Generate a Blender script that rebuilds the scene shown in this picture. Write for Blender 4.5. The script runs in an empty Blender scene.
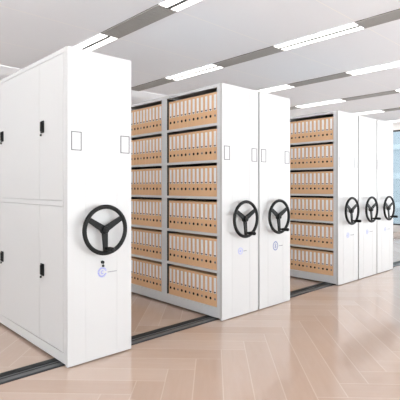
import bpy, bmesh, math, random
from mathutils import Vector, Matrix
random.seed(4)
R = math.radians
scene = bpy.context.scene
COL = scene.collection

# ------------------------------------------------------------------ camera
cam_d = bpy.data.cameras.new('camera'); cam = bpy.data.objects.new('camera', cam_d); COL.objects.link(cam)
cam.location = (0, -3.018, 1.35)
cam.rotation_euler = (R(90), 0, -R(43.25))
cam_d.sensor_width = 36; cam_d.lens = 433.6 / 400 * 36
cam_d.shift_y = -12.8 / 400
cam_d.clip_start = 0.05; cam_d.clip_end = 400
scene.camera = cam

# ------------------------------------------------------------------ sky, exposure
world = bpy.data.worlds.new('sky'); scene.world = world; world.use_nodes = True
bg = world.node_tree.nodes['Background']
_wt = world.node_tree
_tc = _wt.nodes.new('ShaderNodeTexCoord'); _sp = _wt.nodes.new('ShaderNodeSeparateXYZ')
_mr = _wt.nodes.new('ShaderNodeMapRange'); _mr.interpolation_type = 'SMOOTHSTEP'
_wt.links.new(_tc.outputs['Generated'], _sp.inputs[0]); _wt.links.new(_sp.outputs[2], _mr.inputs[0])
_mr.inputs[1].default_value = -0.12; _mr.inputs[2].default_value = 0.05
_mr.inputs[3].default_value = 4.9      # added upward glow below the horizon, brightens the ceiling
_mr.inputs[4].default_value = 2.9      # sky
bg.inputs[0].default_value = (0.965, 0.975, 1.0, 1); _wt.links.new(_mr.outputs[0], bg.inputs[1])
vs = scene.view_settings
vs.view_transform = 'Standard'; vs.look = 'None'; vs.gamma = 1; vs.use_curve_mapping = False
vs.exposure = 1.38
LAMP = 1.7

# ------------------------------------------------------------------ materials
def lin(c):
    return tuple(((v / 255) / 12.92 if v / 255 <= 0.04045 else ((v / 255 + 0.055) / 1.055) ** 2.4) for v in c) + (1,)

class NT:
    def __init__(s, mat):
        mat.use_nodes = True; s.t = mat.node_tree; s.n = s.t.nodes; s.l = s.t.links
        s.b = s.n['Principled BSDF']
    def new(s, typ, **k):
        n = s.n.new(typ)
        for a, v in k.items(): setattr(n, a, v)
        return n
    def put(s, v, sock):
        if isinstance(v, (int, float)): sock.default_value = v
        else: s.l.new(v, sock)
    def m(s, op, a, b=0.0, c=0.0):
        n = s.n.new('ShaderNodeMath'); n.operation = op
        for v, k in zip((a, b, c), n.inputs): s.put(v, k)
        return n.outputs[0]

def mat(name, rgb, rough=0.5, metal=0.0, noise=0.0, nscale=30.0, bump=0.0, spec=0.5):
    m = bpy.data.materials.new(name); t = NT(m); b = t.b
    col = lin(rgb); b.inputs['Base Color'].default_value = col
    b.inputs['Roughness'].default_value = rough; b.inputs['Metallic'].default_value = metal
    b.inputs['Specular IOR Level'].default_value = spec
    tc = t.new('ShaderNodeTexCoord'); nz = t.new('ShaderNodeTexNoise')
    nz.inputs['Scale'].default_value = nscale; nz.inputs['Detail'].default_value = 3
    t.l.new(tc.outputs['Object'], nz.inputs['Vector'])
    if noise:
        mx = t.new('ShaderNodeMix', data_type='RGBA')
        mx.inputs[6].default_value = tuple(v * (1 - noise) for v in col[:3]) + (1,)
        mx.inputs[7].default_value = tuple(min(1, v * (1 + noise)) for v in col[:3]) + (1,)
        t.l.new(nz.outputs['Fac'], mx.inputs[0]); t.l.new(mx.outputs[2], b.inputs['Base Color'])
    if bump:
        bp = t.new('ShaderNodeBump'); bp.inputs['Strength'].default_value = bump; bp.inputs['Distance'].default_value = 0.001
        t.l.new(nz.outputs['Fac'], bp.inputs['Height']); t.l.new(bp.outputs[0], b.inputs['Normal'])
    return m

def emit_mat(name, rgb, strength):
    m = bpy.data.materials.new(name); t = NT(m)
    t.b.inputs['Base Color'].default_value = (0.8, 0.8, 0.8, 1)
    t.b.inputs['Emission Color'].default_value = lin(rgb); t.b.inputs['Emission Strength'].default_value = strength
    return m

M = {}
M['white'] = mat('white powder coated steel', (198, 196, 194), 0.42, noise=0.006, nscale=300, bump=0.05)
M['frame'] = mat('light grey powder coated steel', (209, 209, 210), 0.45, noise=0.03, nscale=40, bump=0.05)
M['inner'] = mat('steel darkened for bay shade', (58, 56, 54), 0.6, noise=0.02)  # dark tone stands in for the shade inside the bays
M['seal'] = mat('grey rubber seal', (168, 168, 168), 0.7, noise=0.03)
M['kraft'] = mat('kraft cardboard', (226, 183, 141), 0.75, noise=0.06, nscale=60, bump=0.1)
M['paper'] = mat('white paper label', (234, 235, 238), 0.7, noise=0.01)
M['black'] = mat('black plastic', (17, 17, 16), 0.5, noise=0.08, nscale=60, bump=0.1, spec=0.25)
M['hole'] = mat('black finger hole', (16, 14, 13), 0.9, noise=0.05)
M['ring'] = mat('dull metal ring', (165, 160, 158), 0.35, 0.7, noise=0.03)
M['outline'] = mat('dark holder outline', (72, 72, 72), 0.5, noise=0.03)
M['paleblue'] = mat('pale blue emblem ink', (160, 166, 214), 0.5, noise=0.02)
M['blue'] = mat('blue emblem ink', (134, 142, 214), 0.5, noise=0.02)
M['steelblue'] = mat('grey blue emblem ink', (128, 134, 170), 0.5, noise=0.02)
M['ink'] = mat('grey caption ink', (145, 145, 148), 0.6, noise=0.02)
M['rail'] = mat('black rail channel', (30, 30, 31), 0.55, noise=0.1)
M['railmetal'] = mat('brushed rail metal', (108, 109, 110), 0.4, 0.6, noise=0.08, nscale=90)
M['vent'] = mat('grey slotted vent', (165, 162, 158), 0.6, noise=0.03)
M['ventback'] = mat('dark vent backing', (66, 64, 62), 0.8, noise=0.03)
M['wall'] = mat('white wall paint', (240, 239, 237), 0.8, noise=0.02, nscale=8)
M['trimw'] = mat('white ceiling trim', (240, 242, 245), 0.6, noise=0.01)
M['dark'] = mat('dark window frame', (38, 38, 40), 0.5, noise=0.05)
M['tube'] = emit_mat('lit diffuser', (255, 252, 247), LAMP)
M['facade'] = mat('hazy blue facade', (72, 84, 90), 0.5, noise=0.1, nscale=0.5)
M['facade2'] = mat('pale facade', (88, 99, 104), 0.6, noise=0.1, nscale=0.4)
M['ground'] = mat('grey plaza paving', (170, 172, 172), 0.8, noise=0.05, nscale=1)

def glass_mat():
    m = bpy.data.materials.new('window glass'); t = NT(m)
    t.n.remove(t.b)
    tr = t.new('ShaderNodeBsdfTransparent'); tr.inputs[0].default_value = (0.93, 0.955, 0.965, 1)
    gl = t.new('ShaderNodeBsdfGlossy'); gl.inputs['Roughness'].default_value = 0.02
    fr = t.new('ShaderNodeFresnel'); fr.inputs[0].default_value = 1.45
    mx = t.new('ShaderNodeMixShader')
    t.l.new(fr.outputs[0], mx.inputs[0]); t.l.new(tr.outputs[0], mx.inputs[1]); t.l.new(gl.outputs[0], mx.inputs[2])
    t.l.new(mx.outputs[0], t.n['Material Output'].inputs[0])
    return m
M['glass'] = glass_mat()

def ceiling_mat():
    m = bpy.data.materials.new('ceiling panels'); t = NT(m)
    tc = t.new('ShaderNodeTexCoord'); sp = t.new('ShaderNodeSeparateXYZ'); t.l.new(tc.outputs['Object'], sp.inputs[0])
    f = t.m('FRACT', t.m('DIVIDE', t.m('SUBTRACT', sp.outputs[1], 0.645 - 0.006 - 12), 1.2))
    seam = t.m('LESS_THAN', f, 0.010)
    mx = t.new('ShaderNodeMix', data_type='RGBA')
    mx.inputs[6].default_value = lin((242, 244, 248)); mx.inputs[7].default_value = lin((252, 251, 249))
    t.l.new(seam, mx.inputs[0]); t.l.new(mx.outputs[2], t.b.inputs['Base Color'])
    t.b.inputs['Roughness'].default_value = 0.7
    return m
M['ceiling'] = ceiling_mat()

def floor_mat():
    m = bpy.data.materials.new('herringbone oak floor'); t = NT(m); q = t.m
    tc = t.new('ShaderNodeTexCoord'); sp = t.new('ShaderNodeSeparateXYZ'); t.l.new(tc.outputs['Object'], sp.inputs[0])
    x, y = sp.outputs[0], sp.outputs[1]
    s = 1 / math.sqrt(2); W = 0.2
    u = q('DIVIDE', q('MULTIPLY', q('SUBTRACT', x, y), s), W)
    v = q('DIVIDE', q('SUBTRACT', q('MULTIPLY', q('ADD', x, y), s), 0.075), W)
    i = q('FLOOR', u); j = q('FLOOR', v)
    fu = q('SUBTRACT', u, i); fv = q('SUBTRACT', v, j)
    d = q('SUBTRACT', q('SUBTRACT', i, j), 5.0)
    blk = q('FLOOR', q('DIVIDE', d, 14.0))
    k = q('SUBTRACT', d, q('MULTIPLY', blk, 14.0))
    vert = q('LESS_THAN', k, 6.5); hor = q('SUBTRACT', 1.0, vert)
    g = 0.020
    def near(val, n): return q('COMPARE', val, float(n), 0.4)
    eu0 = q('LESS_THAN', fu, g); eu1 = q('GREATER_THAN', fu, 1 - g)
    ev0 = q('LESS_THAN', fv, g); ev1 = q('GREATER_THAN', fv, 1 - g)
    mxm = lambda *a: a[0] if len(a) == 1 else q('MAXIMUM', a[0], mxm(*a[1:]))
    hj = mxm(ev0, ev1, q('MULTIPLY', near(k, 7), eu0), q('MULTIPLY', near(k, 13), eu1))
    vj = mxm(eu0, eu1, q('MULTIPLY', near(k, 0), ev1), q('MULTIPLY', near(k, 6), ev0))
    joint = q('ADD', q('MULTIPLY', hor, hj), q('MULTIPLY', vert, vj))
    pid = q('ADD', q('MULTIPLY', hor, q('ADD', q('MULTIPLY', j, 7.31), q('MULTIPLY', blk, 3.77))),
            q('MULTIPLY', vert, q('ADD', q('ADD', q('MULTIPLY', i, 5.13), q('MULTIPLY', blk, 9.1)), 0.37)))
    wn = t.new('ShaderNodeTexWhiteNoise', noise_dimensions='1D'); t.l.new(pid, wn.inputs['W'])
    # grain stretched along each plank
    cu = q('ADD', q('MULTIPLY', hor, q('MULTIPLY', u, 0.12)), q('MULTIPLY', vert, q('MULTIPLY', v, 0.12)))
    cv = q('ADD', q('MULTIPLY', hor, v), q('MULTIPLY', vert, u))
    cb = t.new('ShaderNodeCombineXYZ'); t.l.new(cu, cb.inputs[0]); t.l.new(cv, cb.inputs[1]); t.l.new(pid, cb.inputs[2])
    nz = t.new('ShaderNodeTexNoise'); nz.inputs['Scale'].default_value = 5; nz.inputs['Detail'].default_value = 5
    nz.inputs['Distortion'].default_value = 0.6
    t.l.new(cb.outputs[0], nz.inputs['Vector'])
    fac = q('ADD', q('MULTIPLY', wn.outputs['Value'], 0.55), q('MULTIPLY', nz.outputs['Fac'], 0.5))
    c1 = t.new('ShaderNodeMix', data_type='RGBA')
    c1.inputs[6].default_value = lin((184, 157, 140)); c1.inputs[7].default_value = lin((200, 177, 161))
    t.l.new(fac, c1.inputs[0])
    c2 = t.new('ShaderNodeMix', data_type='RGBA'); c2.inputs[7].default_value = lin((214, 194, 176))
    t.l.new(q('MULTIPLY', joint, 0.5), c2.inputs[0]); t.l.new(c1.outputs[2], c2.inputs[6])
    t.l.new(c2.outputs[2], t.b.inputs['Base Color'])
    rg = q('ADD', q('MULTIPLY', nz.outputs['Fac'], 0.06), 0.08); t.l.new(rg, t.b.inputs['Roughness'])
    bp = t.new('ShaderNodeBump'); bp.inputs['Strength'].default_value = 0.25; bp.inputs['Distance'].default_value = 0.001
    t.l.new(q('SUBTRACT', 1.0, joint), bp.inputs['Height']); t.l.new(bp.outputs[0], t.b.inputs['Normal'])
    t.b.inputs['Specular IOR Level'].default_value = 0.9
    return m
M['floor'] = floor_mat()

# ------------------------------------------------------------------ mesh helpers
def add_box(bm, x0, x1, y0, y1, z0, z1, bev=0.0, seg=2):
    r = bmesh.ops.create_cube(bm, size=1.0)
    vs_ = r['verts']
    for v in vs_:
        v.co = Vector(((x0 + x1) / 2 + v.co.x * (x1 - x0), (y0 + y1) / 2 + v.co.y * (y1 - y0), (z0 + z1) / 2 + v.co.z * (z1 - z0)))
    if bev:
        es = list({e for v in vs_ for e in v.link_edges})
        bmesh.ops.bevel(bm, geom=es, offset=bev, segments=seg, profile=0.5, affect='EDGES')

def add_cyl(bm, p0, p1, r0, r1=None, seg=20):
    r1 = r0 if r1 is None else r1
    p0, p1 = Vector(p0), Vector(p1); d = p1 - p0
    mtx = Matrix.Translation((p0 + p1) / 2) @ d.to_track_quat('Z', 'Y').to_matrix().to_4x4()
    bmesh.ops.create_cone(bm, cap_ends=True, segments=seg, radius1=r0, radius2=r1, depth=d.length, matrix=mtx)

def add_tube(bm, pts, r, closed=False, seg=10, flat=1.0):
    """tube along pts lying in the x-z plane; flat scales its section along y"""
    n = len(pts); rings = []
    for i, p in enumerate(pts):
        p = Vector(p)
        a = Vector(pts[(i - 1) % n]) if (closed or i) else p
        b = Vector(pts[(i + 1) % n]) if (closed or i < n - 1) else p
        t_ = (b - a).normalized(); side = t_.cross(Vector((0, 1, 0))).normalized(); up = Vector((0, 1, 0))
        rings.append([bm.verts.new(p + side * (r * math.cos(2 * math.pi * k / seg)) + up * (r * flat * math.sin(2 * math.pi * k / seg))) for k in range(seg)])
    m_ = n if closed else n - 1
    for i in range(m_):
        A, B = rings[i], rings[(i + 1) % n]
        for k in range(seg):
            bm.faces.new((A[k], A[(k + 1) % seg], B[(k + 1) % seg], B[k]))
    if not closed:
        bm.faces.new(rings[0][::-1]); bm.faces.new(rings[-1])

def add_ring(bm, cx, cz, r0, r1, y0, y1, a0=0, a1=360, seg=28, sz=1.0):
    """flat annular sector lying in the x-z plane"""
    full = abs(a1 - a0) >= 360; n = max(2, int(seg * abs(a1 - a0) / 360))
    L = []
    for i in range(n + (0 if full else 1)):
        a = R(a0 + (a1 - a0) * i / n); c, s = math.cos(a), math.sin(a) * sz
        L.append([bm.verts.new((cx + rr * c, yy, cz + rr * s)) for rr, yy in ((r0, y0), (r1, y0), (r1, y1), (r0, y1))])
    m_ = len(L)
    for i in range(m_ if full else m_ - 1):
        A, B = L[i], L[(i + 1) % m_]
        for k in range(4): bm.faces.new((A[k], B[k], B[(k + 1) % 4], A[(k + 1) % 4]))
    if not full:
        bm.faces.new(L[0]); bm.faces.new(L[-1][::-1])

def obj(name, bm, m, parent=None, loc=(0, 0, 0), smooth=False):
    bmesh.ops.recalc_face_normals(bm, faces=bm.faces)
    me = bpy.data.meshes.new(name); bm.to_mesh(me); bm.free()
    for mm in (m if isinstance(m, (list, tuple)) else [m]): me.materials.append(mm)
    if smooth:
        for p in me.polygons: p.use_smooth = True
        me.set_sharp_from_angle(angle=R(35))
    o = bpy.data.objects.new(name, me); o.location = loc; COL.objects.link(o)
    if parent: o.parent = parent
    return o

def box(name, x0, x1, y0, y1, z0, z1, m, parent=None, bev=0.0):
    bm = bmesh.new(); add_box(bm, x0, x1, y0, y1, z0, z1, bev); return obj(name, bm, m, parent)

def struct(o): o['kind'] = 'structure'; return o
def thing(name, label, cat, loc=(0, 0, 0), group=None):
    o = bpy.data.objects.new(name, None); COL.objects.link(o); o.location = loc; o.empty_display_size = 0.1
    o['label'] = label; o['category'] = cat
    if group: o['group'] = group
    return o
def copy_tree(o, parent=None):
    c = o.copy(); COL.objects.link(c); c.parent = parent
    for ch in list(o.children): copy_tree(ch, c)
    return c

# ------------------------------------------------------------------ the room
X0, X1, Y0, Y1, H = -5.0, 13.3, -7.5, 7.5, 3.3
struct(box('floor', X0, X1, Y0, Y1, -0.1, 0, M['floor']))
struct(box('ceiling', X0, X1, Y0, Y1, H, H + 0.1, M['ceiling']))
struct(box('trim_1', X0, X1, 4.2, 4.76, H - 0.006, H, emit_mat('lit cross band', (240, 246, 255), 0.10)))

def window_wall(side, axis, c, sgn, a0, a1, z0, z1, n, idx0):
    """wall of solid piers with n framed glass panes; axis 'x': wall at x=c running along y"""
    t = 0.2
    def bb(name, p0, p1, d0, d1, q0, q1, m, parent=None):
        if axis == 'x': return box(name, min(c + sgn * d0, c + sgn * d1), max(c + sgn * d0, c + sgn * d1), p0, p1, q0, q1, m, parent)
        return box(name, p0, p1, min(c + sgn * d0, c + sgn * d1), max(c + sgn * d0, c + sgn * d1), q0, q1, m, parent)
    lo, hi = (Y0, Y1) if axis == 'x' else (X0, X1)
    bm = bmesh.new()
    def ab(p0, p1, q0, q1):
        d0, d1 = min(c, c + sgn * t), max(c, c + sgn * t)
        if axis == 'x': add_box(bm, d0, d1, p0, p1, q0, q1)
        else: add_box(bm, p0, p1, d0, d1, q0, q1)
    ab(lo, hi, 0, z0); ab(lo, hi, z1, H); ab(lo, a0, z0, z1); ab(a1, hi, z0, z1)
    struct(obj('wall_' + side, bm, M['wall']))
    w = (a1 - a0) / n
    for i in range(n):
        p0, p1 = a0 + i * w, a0 + (i + 1) * w
        fb = bmesh.new()
        def fr(p, q, r, s):
            d0, d1 = sorted((c + sgn * 0.04, c + sgn * 0.12))
            if axis == 'x': add_box(fb, d0, d1, p, q, r, s)
            else: add_box(fb, p, q, d0, d1, r, s)
        f = 0.04
        fr(p0, p0 + f, z0, z1); fr(p1 - f, p1, z0, z1); fr(p0 + f, p1 - f, z0, z0 + f); fr(p0 + f, p1 - f, z1 - f, z1)
        wn = struct(obj('window_%d' % (idx0 + i), fb, M['dark']))
        bb('pane', p0 + f, p1 - f, 0.075, 0.085, z0 + f, z1 - f, M['glass'], wn)
window_wall('right', 'x', X1, 1, -6.5, 6.5, 0.2, 3.08, 8, 1)
window_wall('front', 'y', Y0, -1, X0 + 0.3, X1 - 0.3, 0.25, 3.12, 9, 9)
window_wall('left', 'x', X0, -1, -3.0, 4.5, 0.8, 2.7, 5, 18)  # unseen windows, put in and sized to brighten cabinet sides and ceiling
struct(box('wall_back', X0, X1, Y1, Y1 + 0.2, 0, H, M['wall']))

# ------------------------------------------------------------------ outside the far window
struct(box('ground', 14, 160, -60, 120, -6.2, -6, M['ground']))
def tower(x, y, w, d, h, m, label):
    t = thing('office_tower', label, 'building', (x, y, -6), 'towers outside the far window')
    box('facade', 0, w, 0, d, 0, h, m, t)
    bm = bmesh.new()
    for k in range(int(h / 3)):
        add_box(bm, -0.15, 0, 0, d, k * 3 + 2.2, k * 3 + 2.8)
    obj('floor_band', bm, M['facade2'] if m is M['facade'] else M['facade'], t)
tower(45, 4, 16, 22, 24, M['facade'], 'hazy blue glass office tower seen through the far right window')
tower(60, 30, 18, 30, 15, M['facade2'], 'pale low office block beside the hazy blue tower outside the window')

# ------------------------------------------------------------------ floor rail
def rail(y0, label):
    t = thing('floor_rail', label, 'rail', (0, y0, 0), 'cabinet rails sunk in the floor')
    a, b = 0.3, 13.0
    box('channel', a, b, 0, 0.18, 0, 0.004, M['rail'], t)
    bm = bmesh.new(); add_box(bm, a, b, 0.018, 0.062, 0.004, 0.0085, 0.001)
    obj('guide_strip', bm, M['railmetal'], t)
    bm = bmesh.new(); add_box(bm, a, b, 0.090, 0.097, 0.004, 0.0085, 0.001)
    obj('guide_lip', bm, M['railmetal'], t)
    box('rubber_strip', a, b, 0.110, 0.172, 0.004, 0.008, mat('black rail rubber', (26, 27, 28), 0.7, noise=0.08), t)
rail(0.076, 'black and grey grooved rail running in the floor under the cabinet fronts')

# ------------------------------------------------------------------ cabinet parts
W, D, HT = 0.566, 1.83, 2.4
def end_panel(t, w):
    bm = bmesh.new()
    a, b = w * 0.262, w * 0.752
    add_box(bm, 0, w, 0.0012, 0.03, 0.009, HT, 0.001)
    add_box(bm, 0, a - 0.0016, 0, 0.006, 0.009, HT, 0.0010)
    add_box(bm, a + 0.0016, b - 0.0016, 0, 0.006, 0.009, HT, 0.0010)
    add_box(bm, b + 0.0016, w, 0, 0.006, 0.009, HT, 0.0010)
    p = obj('end_panel', bm, M['white'], t)
    return p

def card_holder(t, x0, x1, m):
    bm = bmesh.new(); z0, z1, f = 1.628, 1.770, 0.0055
    add_box(bm, x0, x0 + f, -0.003, 0.0005, z0, z1); add_box(bm, x1 - f, x1, -0.003, 0.0005, z0, z1)
    add_box(bm, x0 + f, x1 - f, -0.003, 0.0005, z0, z0 + f); add_box(bm, x0 + f, x1 - f, -0.003, 0.0005, z1 - f, z1)
    h = obj('card_holder', bm, m, t)
    box('card', x0 + f, x1 - f, -0.0012, 0.0005, z0 + f, z1 - f, M['white'], h)

def hand_wheel(t, cx, grip_deg, label=None):
    cz, yc = 1.02, -0.078
    bm = bmesh.new()
    rr = 0.179
    pts = [(rr * math.cos(2 * math.pi * k / 56), 0, rr * math.sin(2 * math.pi * k / 56)) for k in range(56)]
    add_tube(bm, pts, 0.0170, True, 12, 0.95)
    w = obj('hand_wheel', bm, M['black'], t, (cx, yc, cz), True)
    for deg in (149, 31, -90):
        bm = bmesh.new()
        add_box(bm, 0.018, rr - 0.006, -0.007, 0.009, -0.5, 0.5)
        for v in bm.verts:
            f = (v.co.x - 0.018) / (rr - 0.024)
            v.co.z = math.copysign(0.0265 - 0.007 * f, v.co.z); v.co.y += 0.012 * (1 - f)
        bmesh.ops.bevel(bm, geom=list(bm.edges), offset=0.004, segments=2, affect='EDGES')
        bmesh.ops.rotate(bm, verts=bm.verts, cent=(0, 0, 0), matrix=Matrix.Rotation(-R(deg), 3, 'Y'))
        obj('spoke', bm, M['black'], w, smooth=True)
    bm = bmesh.new()
    add_cyl(bm, (0, 0.0, 0), (0, -0.012, 0), 0.031, 0.026, 28)
    add_cyl(bm, (0, -0.011, 0), (0, -0.016, 0), 0.014, 0.012, 20)
    add_cyl(bm, (0, 0.0, 0), (0, 0.030, 0), 0.031, 0.034, 28)
    obj('hub', bm, M['black'], w, smooth=True)
    bm = bmesh.new(); add_cyl(bm, (0, 0.028, 0), (0, 0.0735, 0), 0.022, 0.022, 24); add_cyl(bm, (0, 0.0705, 0), (0, 0.0775, 0), 0.034, 0.034, 28)
    obj('axle', bm, M['white'], w, smooth=True)
    bm = bmesh.new(); a = R(grip_deg); gx, gz = 0.145 * math.cos(a), 0.145 * math.sin(a)
    add_cyl(bm, (gx, 0.01, gz), (gx, -0.022, gz), 0.010, 0.010)
    add_cyl(bm, (gx, -0.020, gz), (gx, -0.055, gz), 0.0135, 0.0190)
    add_cyl(bm, (gx, -0.054, gz), (gx, -0.100, gz), 0.0190, 0.0185)
    add_cyl(bm, (gx, -0.099, gz), (gx, -0.108, gz), 0.0185, 0.012)
    obj('grip', bm, M['black'], w, smooth=True)

def emblem(t, cx, cz, kind):
    y0, y1 = -0.0014, 0.0004
    bm = bmesh.new()
    if kind == 'gear':
        for k in range(18):
            a = 15 + k * 18.5
            if a > 348: break
            add_ring(bm, cx, cz, 0.028, 0.040, y0, y1, a, a + 11, 60)
        add_ring(bm, cx, cz, 0.0275, 0.030, y0, y1, 40, 330, 40)
        add_ring(bm, cx + 0.003, cz, 0.009, 0.014, y0, y1, 55, 305, 40)
        m_ = M['blue']; tx, tl = 0.050, 0.075
    elif kind == 'ring':
        add_ring(bm, cx, cz, 0.028, 0.036, y0, y1); add_ring(bm, cx, cz, 0.002, 0.014, y0, y1)
        m_ = M['paleblue']; tx, tl = 0.048, 0.05
    elif kind == 'tall':
        add_ring(bm, cx, cz, 0.036, 0.048, y0, y1, sz=1.12)
        add_ring(bm, cx, cz + 0.013, 0.006, 0.014, y0, y1); add_ring(bm, cx, cz - 0.013, 0.006, 0.015, y0, y1)
        m_ = M['steelblue']; tx, tl = 0.065, 0.07
    else:
        add_ring(bm, cx, cz, 0.026, 0.036, y0, y1); add_ring(bm, cx, cz, 0.002, 0.012, y0, y1)
        m_ = M['paleblue']; tx, tl = 0.075, 0.10
    e = obj('emblem', bm, m_, t)
    bm = bmesh.new(); x = cx + tx
    while x < cx + tx + tl:
        add_box(bm, x, x + 0.008, y0, y1, cz - 0.009, cz - 0.001); x += 0.0105
    obj('caption', bm, M['ink'], e)

def chassis(t, w):
    bm = bmesh.new(); add_box(bm, 0.02, w - 0.02, 0.035, D - 0.03, 0.030, 0.09)
    c = obj('chassis', bm, M['inner'], t)
    for x in (0.09, w - 0.09):
        bm = bmesh.new(); add_cyl(bm, (x, 0.19, 0.031), (x, 0.245, 0.031), 0.0228, 0.0228, 20)
        obj('roller', bm, M['railmetal'], c)
    for x in (0.09, w - 0.09):
        bm = bmesh.new(); add_cyl(bm, (x, D - 0.25, 0.031), (x, D - 0.2, 0.031), 0.0305, 0.0305, 20)
        obj('roller', bm, M['railmetal'], c)

def front_fit(t, w, wheel_cx, grip, kind, ex, ez, outl):
    end_panel(t, w)
    card_holder(t, 0.030, 0.113, outl); card_holder(t, w - 0.105, w - 0.020, outl)
    hand_wheel(t, wheel_cx, grip); emblem(t, ex, ez, kind)
    chassis(t, w)

# ------------------------------------------------------------------ closed cabinet
cc = thing('closed_filing_cabinet', 'closed white mobile filing cabinet with black latches, nearest at the left', 'cabinet', (1.4885, 0, 0))
front_fit(cc, W, 0.276, -88, 'gear', 0.292, 0.680, M['outline'])
bm = bmesh.new()
add_box(bm, 0.008, W - 0.004, 0.03, D - 0.01, 0.09, HT - 0.012)
obj('body', bm, M['white'], cc)
bm = bmesh.new(); add_box(bm, 0, W, 0.0305, D, HT - 0.034, HT, 0.0015); obj('top_panel', bm, M['white'], cc)
bm = bmesh.new(); add_box(bm, 0, 0.02, 0.0305, D, 0.022, 0.10, 0.0015); add_box(bm, W - 0.02, W, 0.0305, D, 0.022, 0.10, 0.0015)
obj('plinth', bm, M['white'], cc)
bm = bmesh.new()
add_box(bm, 0, 0.006, 0.0305, 0.056, 0.102, HT - 0.036); 
add_box(bm, 0, 0.006, 1.79, D, 0.102, HT - 0.036)
add_box(bm, -0.002, 0.009, 0.060, 1.786, 1.2085, 1.2455)
obj('door_frame', bm, M['white'], cc)
for p0, p1 in ((0.060, 0.4880), (0.4915, 1.4120), (1.4155, 1.786)):
    for z0, z1, hz in ((0.106, 1.204, 0.68), (1.250, HT - 0.040, 1.84)):
        if True:
            has = True
            bm = bmesh.new(); add_box(bm, -0.002, 0.0085, p0, p1, z0, z1, 0.002)
            d = obj('door', bm, M['white'], cc)
            if has:
                hy = p1 - 0.058
                bm = bmesh.new()
                add_box(bm, -0.011, -0.003, hy - 0.031, hy + 0.031, hz - 0.050, hz + 0.050, 0.004)
                add_box(bm, -0.024, -0.010, hy - 0.012, hy + 0.012, hz - 0.038, hz + 0.040, 0.005)
                add_cyl(bm, (-0.006, hy, hz + 0.030), (-0.014, hy, hz + 0.030), 0.009)
                h = obj('latch_handle', bm, M['black'], d, smooth=True)
                bm = bmesh.new(); add_cyl(bm, (0.0, hy + 0.030, hz - 0.064), (-0.012, hy + 0.030, hz - 0.064), 0.009)
                obj('key_lock', bm, M['black'], d, smooth=True)
bm = bmesh.new()
add_cyl(bm, (0.292, 0.001, 0.760), (0.292, -0.016, 0.760), 0.013, 0.012)
add_box(bm, 0.2945, 0.2985, -0.014, -0.011, 0.742, 0.760)
add_cyl(bm, (0.2985, 0.001, 0.730), (0.2985, -0.010, 0.730), 0.010, 0.009)
obj('key_lock', bm, M['black'], cc, smooth=True)

# ------------------------------------------------------------------ open shelving cabinets
SZ = [0.125 + 0.376 * k for k in range(6)]         # tops of the shelves
BAYS = ((0.071, 0.883), (0.975, 1.779))
def open_cabinet(label, x, bays=BAYS):
    t = thing('open_shelving_cabinet', label, 'cabinet', (x, 0, 0))
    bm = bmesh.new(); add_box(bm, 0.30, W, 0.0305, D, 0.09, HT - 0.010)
    for a, b in BAYS:      # thin dark sheets added as painted shade on the bay sides
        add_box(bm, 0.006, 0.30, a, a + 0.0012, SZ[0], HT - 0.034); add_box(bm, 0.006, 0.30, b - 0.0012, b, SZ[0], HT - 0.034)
    obj('back_panel', bm, M['inner'], t)  # coloured dark so the gaps around the binders look shaded
    bm = bmesh.new(); add_box(bm, 0, W, 0.0305, D, HT - 0.010, HT, 0.0015); add_box(bm, 0, 0.014, 0.0305, D, HT - 0.034, HT - 0.008, 0.0015)
    obj('top_panel', bm, M['frame'], t)
    bm = bmesh.new(); add_box(bm, 0, W, 0.0305, D, 0.022, SZ[0], 0.002); obj('plinth', bm, M['frame'], t)
    for a, b in ((0.0305, 0.071), (0.883, 0.975), (1.779, D)):
        bm = bmesh.new(); add_box(bm, 0, 0.30, a, b, SZ[0], HT - 0.034); add_box(bm, 0.014, 0.30, a, b, HT - 0.034, HT - 0.010)
        obj('post', bm, M['frame'], t)
    for a, b in BAYS:
        for z in SZ[1:]:
            bm = bmesh.new(); add_box(bm, 0, 0.014, a, b, z - 0.027, z, 0.002); add_box(bm, 0.012, 0.30, a, b, z - 0.009, z - 0.0002)
            obj('shelf', bm, M['frame'], t)
    return t
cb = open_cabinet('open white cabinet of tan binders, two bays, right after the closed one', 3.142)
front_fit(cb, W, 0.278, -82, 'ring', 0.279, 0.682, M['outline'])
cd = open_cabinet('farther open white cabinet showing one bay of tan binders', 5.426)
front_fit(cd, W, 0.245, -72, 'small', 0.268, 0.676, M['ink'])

# ------------------------------------------------------------------ plain closed units
def plain_cabinet(label, x, w, kind, ex, grip, outl, wx):
    t = thing('white_shelving_cabinet', label, 'cabinet', (x, 0, 0))
    front_fit(t, w, wx, grip, kind, ex, 0.680, outl)
    bm = bmesh.new(); add_box(bm, 0.003, w - 0.003, 0.03, D, 0.09, HT - 0.012, 0.0); obj('body', bm, M['frame'], t)
    bm = bmesh.new(); add_box(bm, 0, w, 0.0305, D, HT - 0.034, HT, 0.0015); obj('top_panel', bm, M['frame'], t)
    bm = bmesh.new(); add_box(bm, 0.0, w, 0.0305, D, 0.022, 0.09, 0.0); obj('plinth', bm, M['frame'], t)
    bm = bmesh.new(); add_box(bm, -0.021, 0.002, 0.012, 0.030, 0.03, HT - 0.01, 0.002); obj('rubber_seal', bm, M['seal'], t)
    return t
plain_cabinet('white cabinet end pressed against the nearer open cabinet, with an oval grey-blue emblem', 3.735, 0.573, 'tall', 0.288, -80, M['outline'], 0.258)
plain_cabinet('white cabinet end between the farther open cabinet and the last cabinet', 6.018, 0.577, 'small', 0.262, -68, M['ink'], 0.252)
plain_cabinet('last white cabinet end, beside the window at the right', 6.620, 0.577, 'small', 0.280, -66, M['ink'], 0.250)

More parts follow.
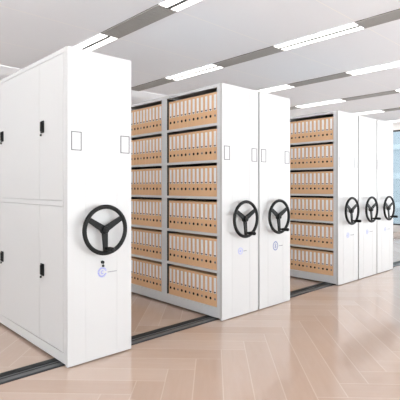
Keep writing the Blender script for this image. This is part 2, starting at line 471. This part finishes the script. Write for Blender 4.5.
# ------------------------------------------------------------------ binders
BH, BP = 0.319, 0.0650
def make_binder(ring):
    t = thing('ring_binder', '', 'binder')
    bm = bmesh.new(); w = BP - 0.0015
    # spine, two boards and a floor; the top is open and shows the papers standing lower inside
    add_box(bm, 0, 0.0035, 0, w, 0, BH, 0.0012, 2)
    add_box(bm, 0.003, 0.275, 0, 0.003, 0, BH, 0.0006, 1); add_box(bm, 0.003, 0.275, w - 0.003, w, 0, BH, 0.0006, 1)
    add_box(bm, 0.003, 0.275, 0.003, w - 0.003, 0, 0.003)
    obj('spine_box', bm, M['kraft'], t)
    bm = bmesh.new(); add_box(bm, -0.0012, 0.001, w / 2 - 0.0162, w / 2 + 0.0162, 0.134, 0.295)
    obj('paper_label', bm, M['paper'], t)
    bm = bmesh.new()
    add_box(bm, -0.003, 0.0, w / 2 - 0.0135, w / 2 + 0.0135, 0.144, 0.152)
    add_box(bm, -0.003, 0.0, w / 2 - 0.004, w / 2 + 0.004, 0.136, 0.144)
    obj('label_clip', bm, M['hole'], t)
    bm = bmesh.new(); add_cyl(bm, (0.002, w / 2, 0.078), (-0.0012, w / 2, 0.078), 0.0145 if not ring else 0.007, None, 20)
    obj('finger_hole', bm, M['hole'], t)
    if ring:
        bm = bmesh.new()
        add_cyl(bm, (0.002, w / 2, 0.078), (-0.0008, w / 2, 0.078), 0.0135, None, 20)
        obj('metal_ring', bm, M['ring'], t)
    return t
protos = [make_binder(False), make_binder(True)]; used = [False, False]
ORD = ['first', 'second', 'third', 'fourth', 'fifth', 'sixth', 'seventh', 'eighth', 'ninth', 'tenth', 'eleventh', 'twelfth']
SH = ['bottom', 'fifth', 'fourth', 'third', 'second', 'top']
def fill(cx, bay, s, text, group, count=12):
    a = BAYS[bay][0]; pat = (2, 5, 8, 11, 0)
    for n in range(count):
        r = 1 if (n % 3 == 0) else 0
        o = protos[r] if not used[r] else copy_tree(protos[r]); used[r] = True
        o.location = (cx + 0.010 + random.uniform(0, 0.0015), a + 0.006 + n * BP, SZ[s] + 0.0003)
        o['label'] = 'tan binder %s from right on %s shelf, %s' % (ORD[n], SH[s], text)
        o['group'] = group
for s in range(6):
    fill(3.142, 0, s, 'right bay of nearer open cabinet', 'tan binders in the nearer open cabinet')
    fill(3.142, 1, s, 'left bay of nearer open cabinet', 'tan binders in the nearer open cabinet')
    fill(5.426, 0, s, 'farther open cabinet', 'tan binders in the farther open cabinet')

# ------------------------------------------------------------------ ceiling strips
LX = [0.84 + 1.995 * k for k in range(-1, 7)]; SW = 0.27
def lamp(x, y0, y1, label):
    t = thing('ceiling_light', label, 'ceiling light', (x, y0, H), 'twin tube ceiling lights'); L = y1 - y0
    bm = bmesh.new()
    add_box(bm, 0, SW, 0, L, -0.006, 0)
    obj('frame', bm, M['trimw'], t)
    for a, b in ((0.012, 0.111), (0.159, 0.258)):
        bm = bmesh.new(); add_box(bm, a, b, 0.012, L - 0.012, -0.013, -0.006, 0.001); obj('diffuser', bm, M['tube'], t)
    bm = bmesh.new(); add_box(bm, 0.112, 0.158, 0.012, L - 0.012, -0.016, -0.006, 0.001); obj('divider', bm, M['outline'], t)
def vent(x, y0, y1, label):
    t = thing('ceiling_vent', label, 'ceiling vent', (x, y0, H), 'grey slotted ceiling vents'); L = y1 - y0
    bm = bmesh.new(); add_box(bm, 0, SW, 0, L, -0.005, 0); obj('backing', bm, M['ventback'], t)
    bm = bmesh.new()
    for k in range(9):
        xx = 0.004 + k * 0.0298; add_box(bm, xx, xx + 0.0220, 0, L, -0.014, -0.005)
    obj('slats', bm, M['vent'], t)
B = [0.645 + 1.187 * k for k in range(-3, 4)]     # -2.92 -1.73 -0.54 0.645 1.83 3.02 4.2
STRIP = {0: 'far left, first strip', 1: 'first strip left of the closed cabinet', 2: 'strip above the closed cabinet', 3: 'strip above the nearer open cabinet',
         4: 'strip right of the nearer open cabinet', 5: 'strip above the farther open cabinet', 6: 'strip above the last cabinet', 7: 'farthest strip, by the window'}
def seen(x, y):
    s_, c_ = math.sin(R(43.25)), math.cos(R(43.25)); yy = y + 3.018
    Z = x * s_ + yy * c_
    if Z < 0.1: return None
    return 200 + 433.6 * (x * c_ - yy * s_) / Z, 187.2 - 433.6 * (H - 1.35) / Z
for i, x in enumerate(LX):
    for k in range(len(B)):
        y0 = B[k]; y1 = B[k + 1] if k < 6 else None
        if y1 is None:
            if i >= 2: vent(x, 4.78, 6.0, 'grey vent beyond the white cross band, ' + STRIP[i])
            continue
        pl = ['behind the camera', 'nearest the camera', 'second nearest', 'second nearest lit', 'middle', 'fourth', 'rear lit', 'rear'][k]
        lit = k in (0, 2, 5 - 1 + 0) if False else (k in (0, 2, 4))
        sq = [seen(a, b) for a in (x, x + SW) for b in (y0, y1)]
        vis = any(q and -30 < q[0] < 430 and -30 < q[1] < 200 for q in sq)
        if not vis and not (lit): continue
        where = {0: 'foremost', 1: 'front', 2: 'middle', 3: 'central', 4: 'rear', 5: 'rearmost'}[k]
        if lit: lamp(x, y0, y1, '%s lit twin-tube panel in the %s' % (where, STRIP[i]))
        else: vent(x, y0, y1, '%s grey slotted vent in the %s' % (where, STRIP[i]))
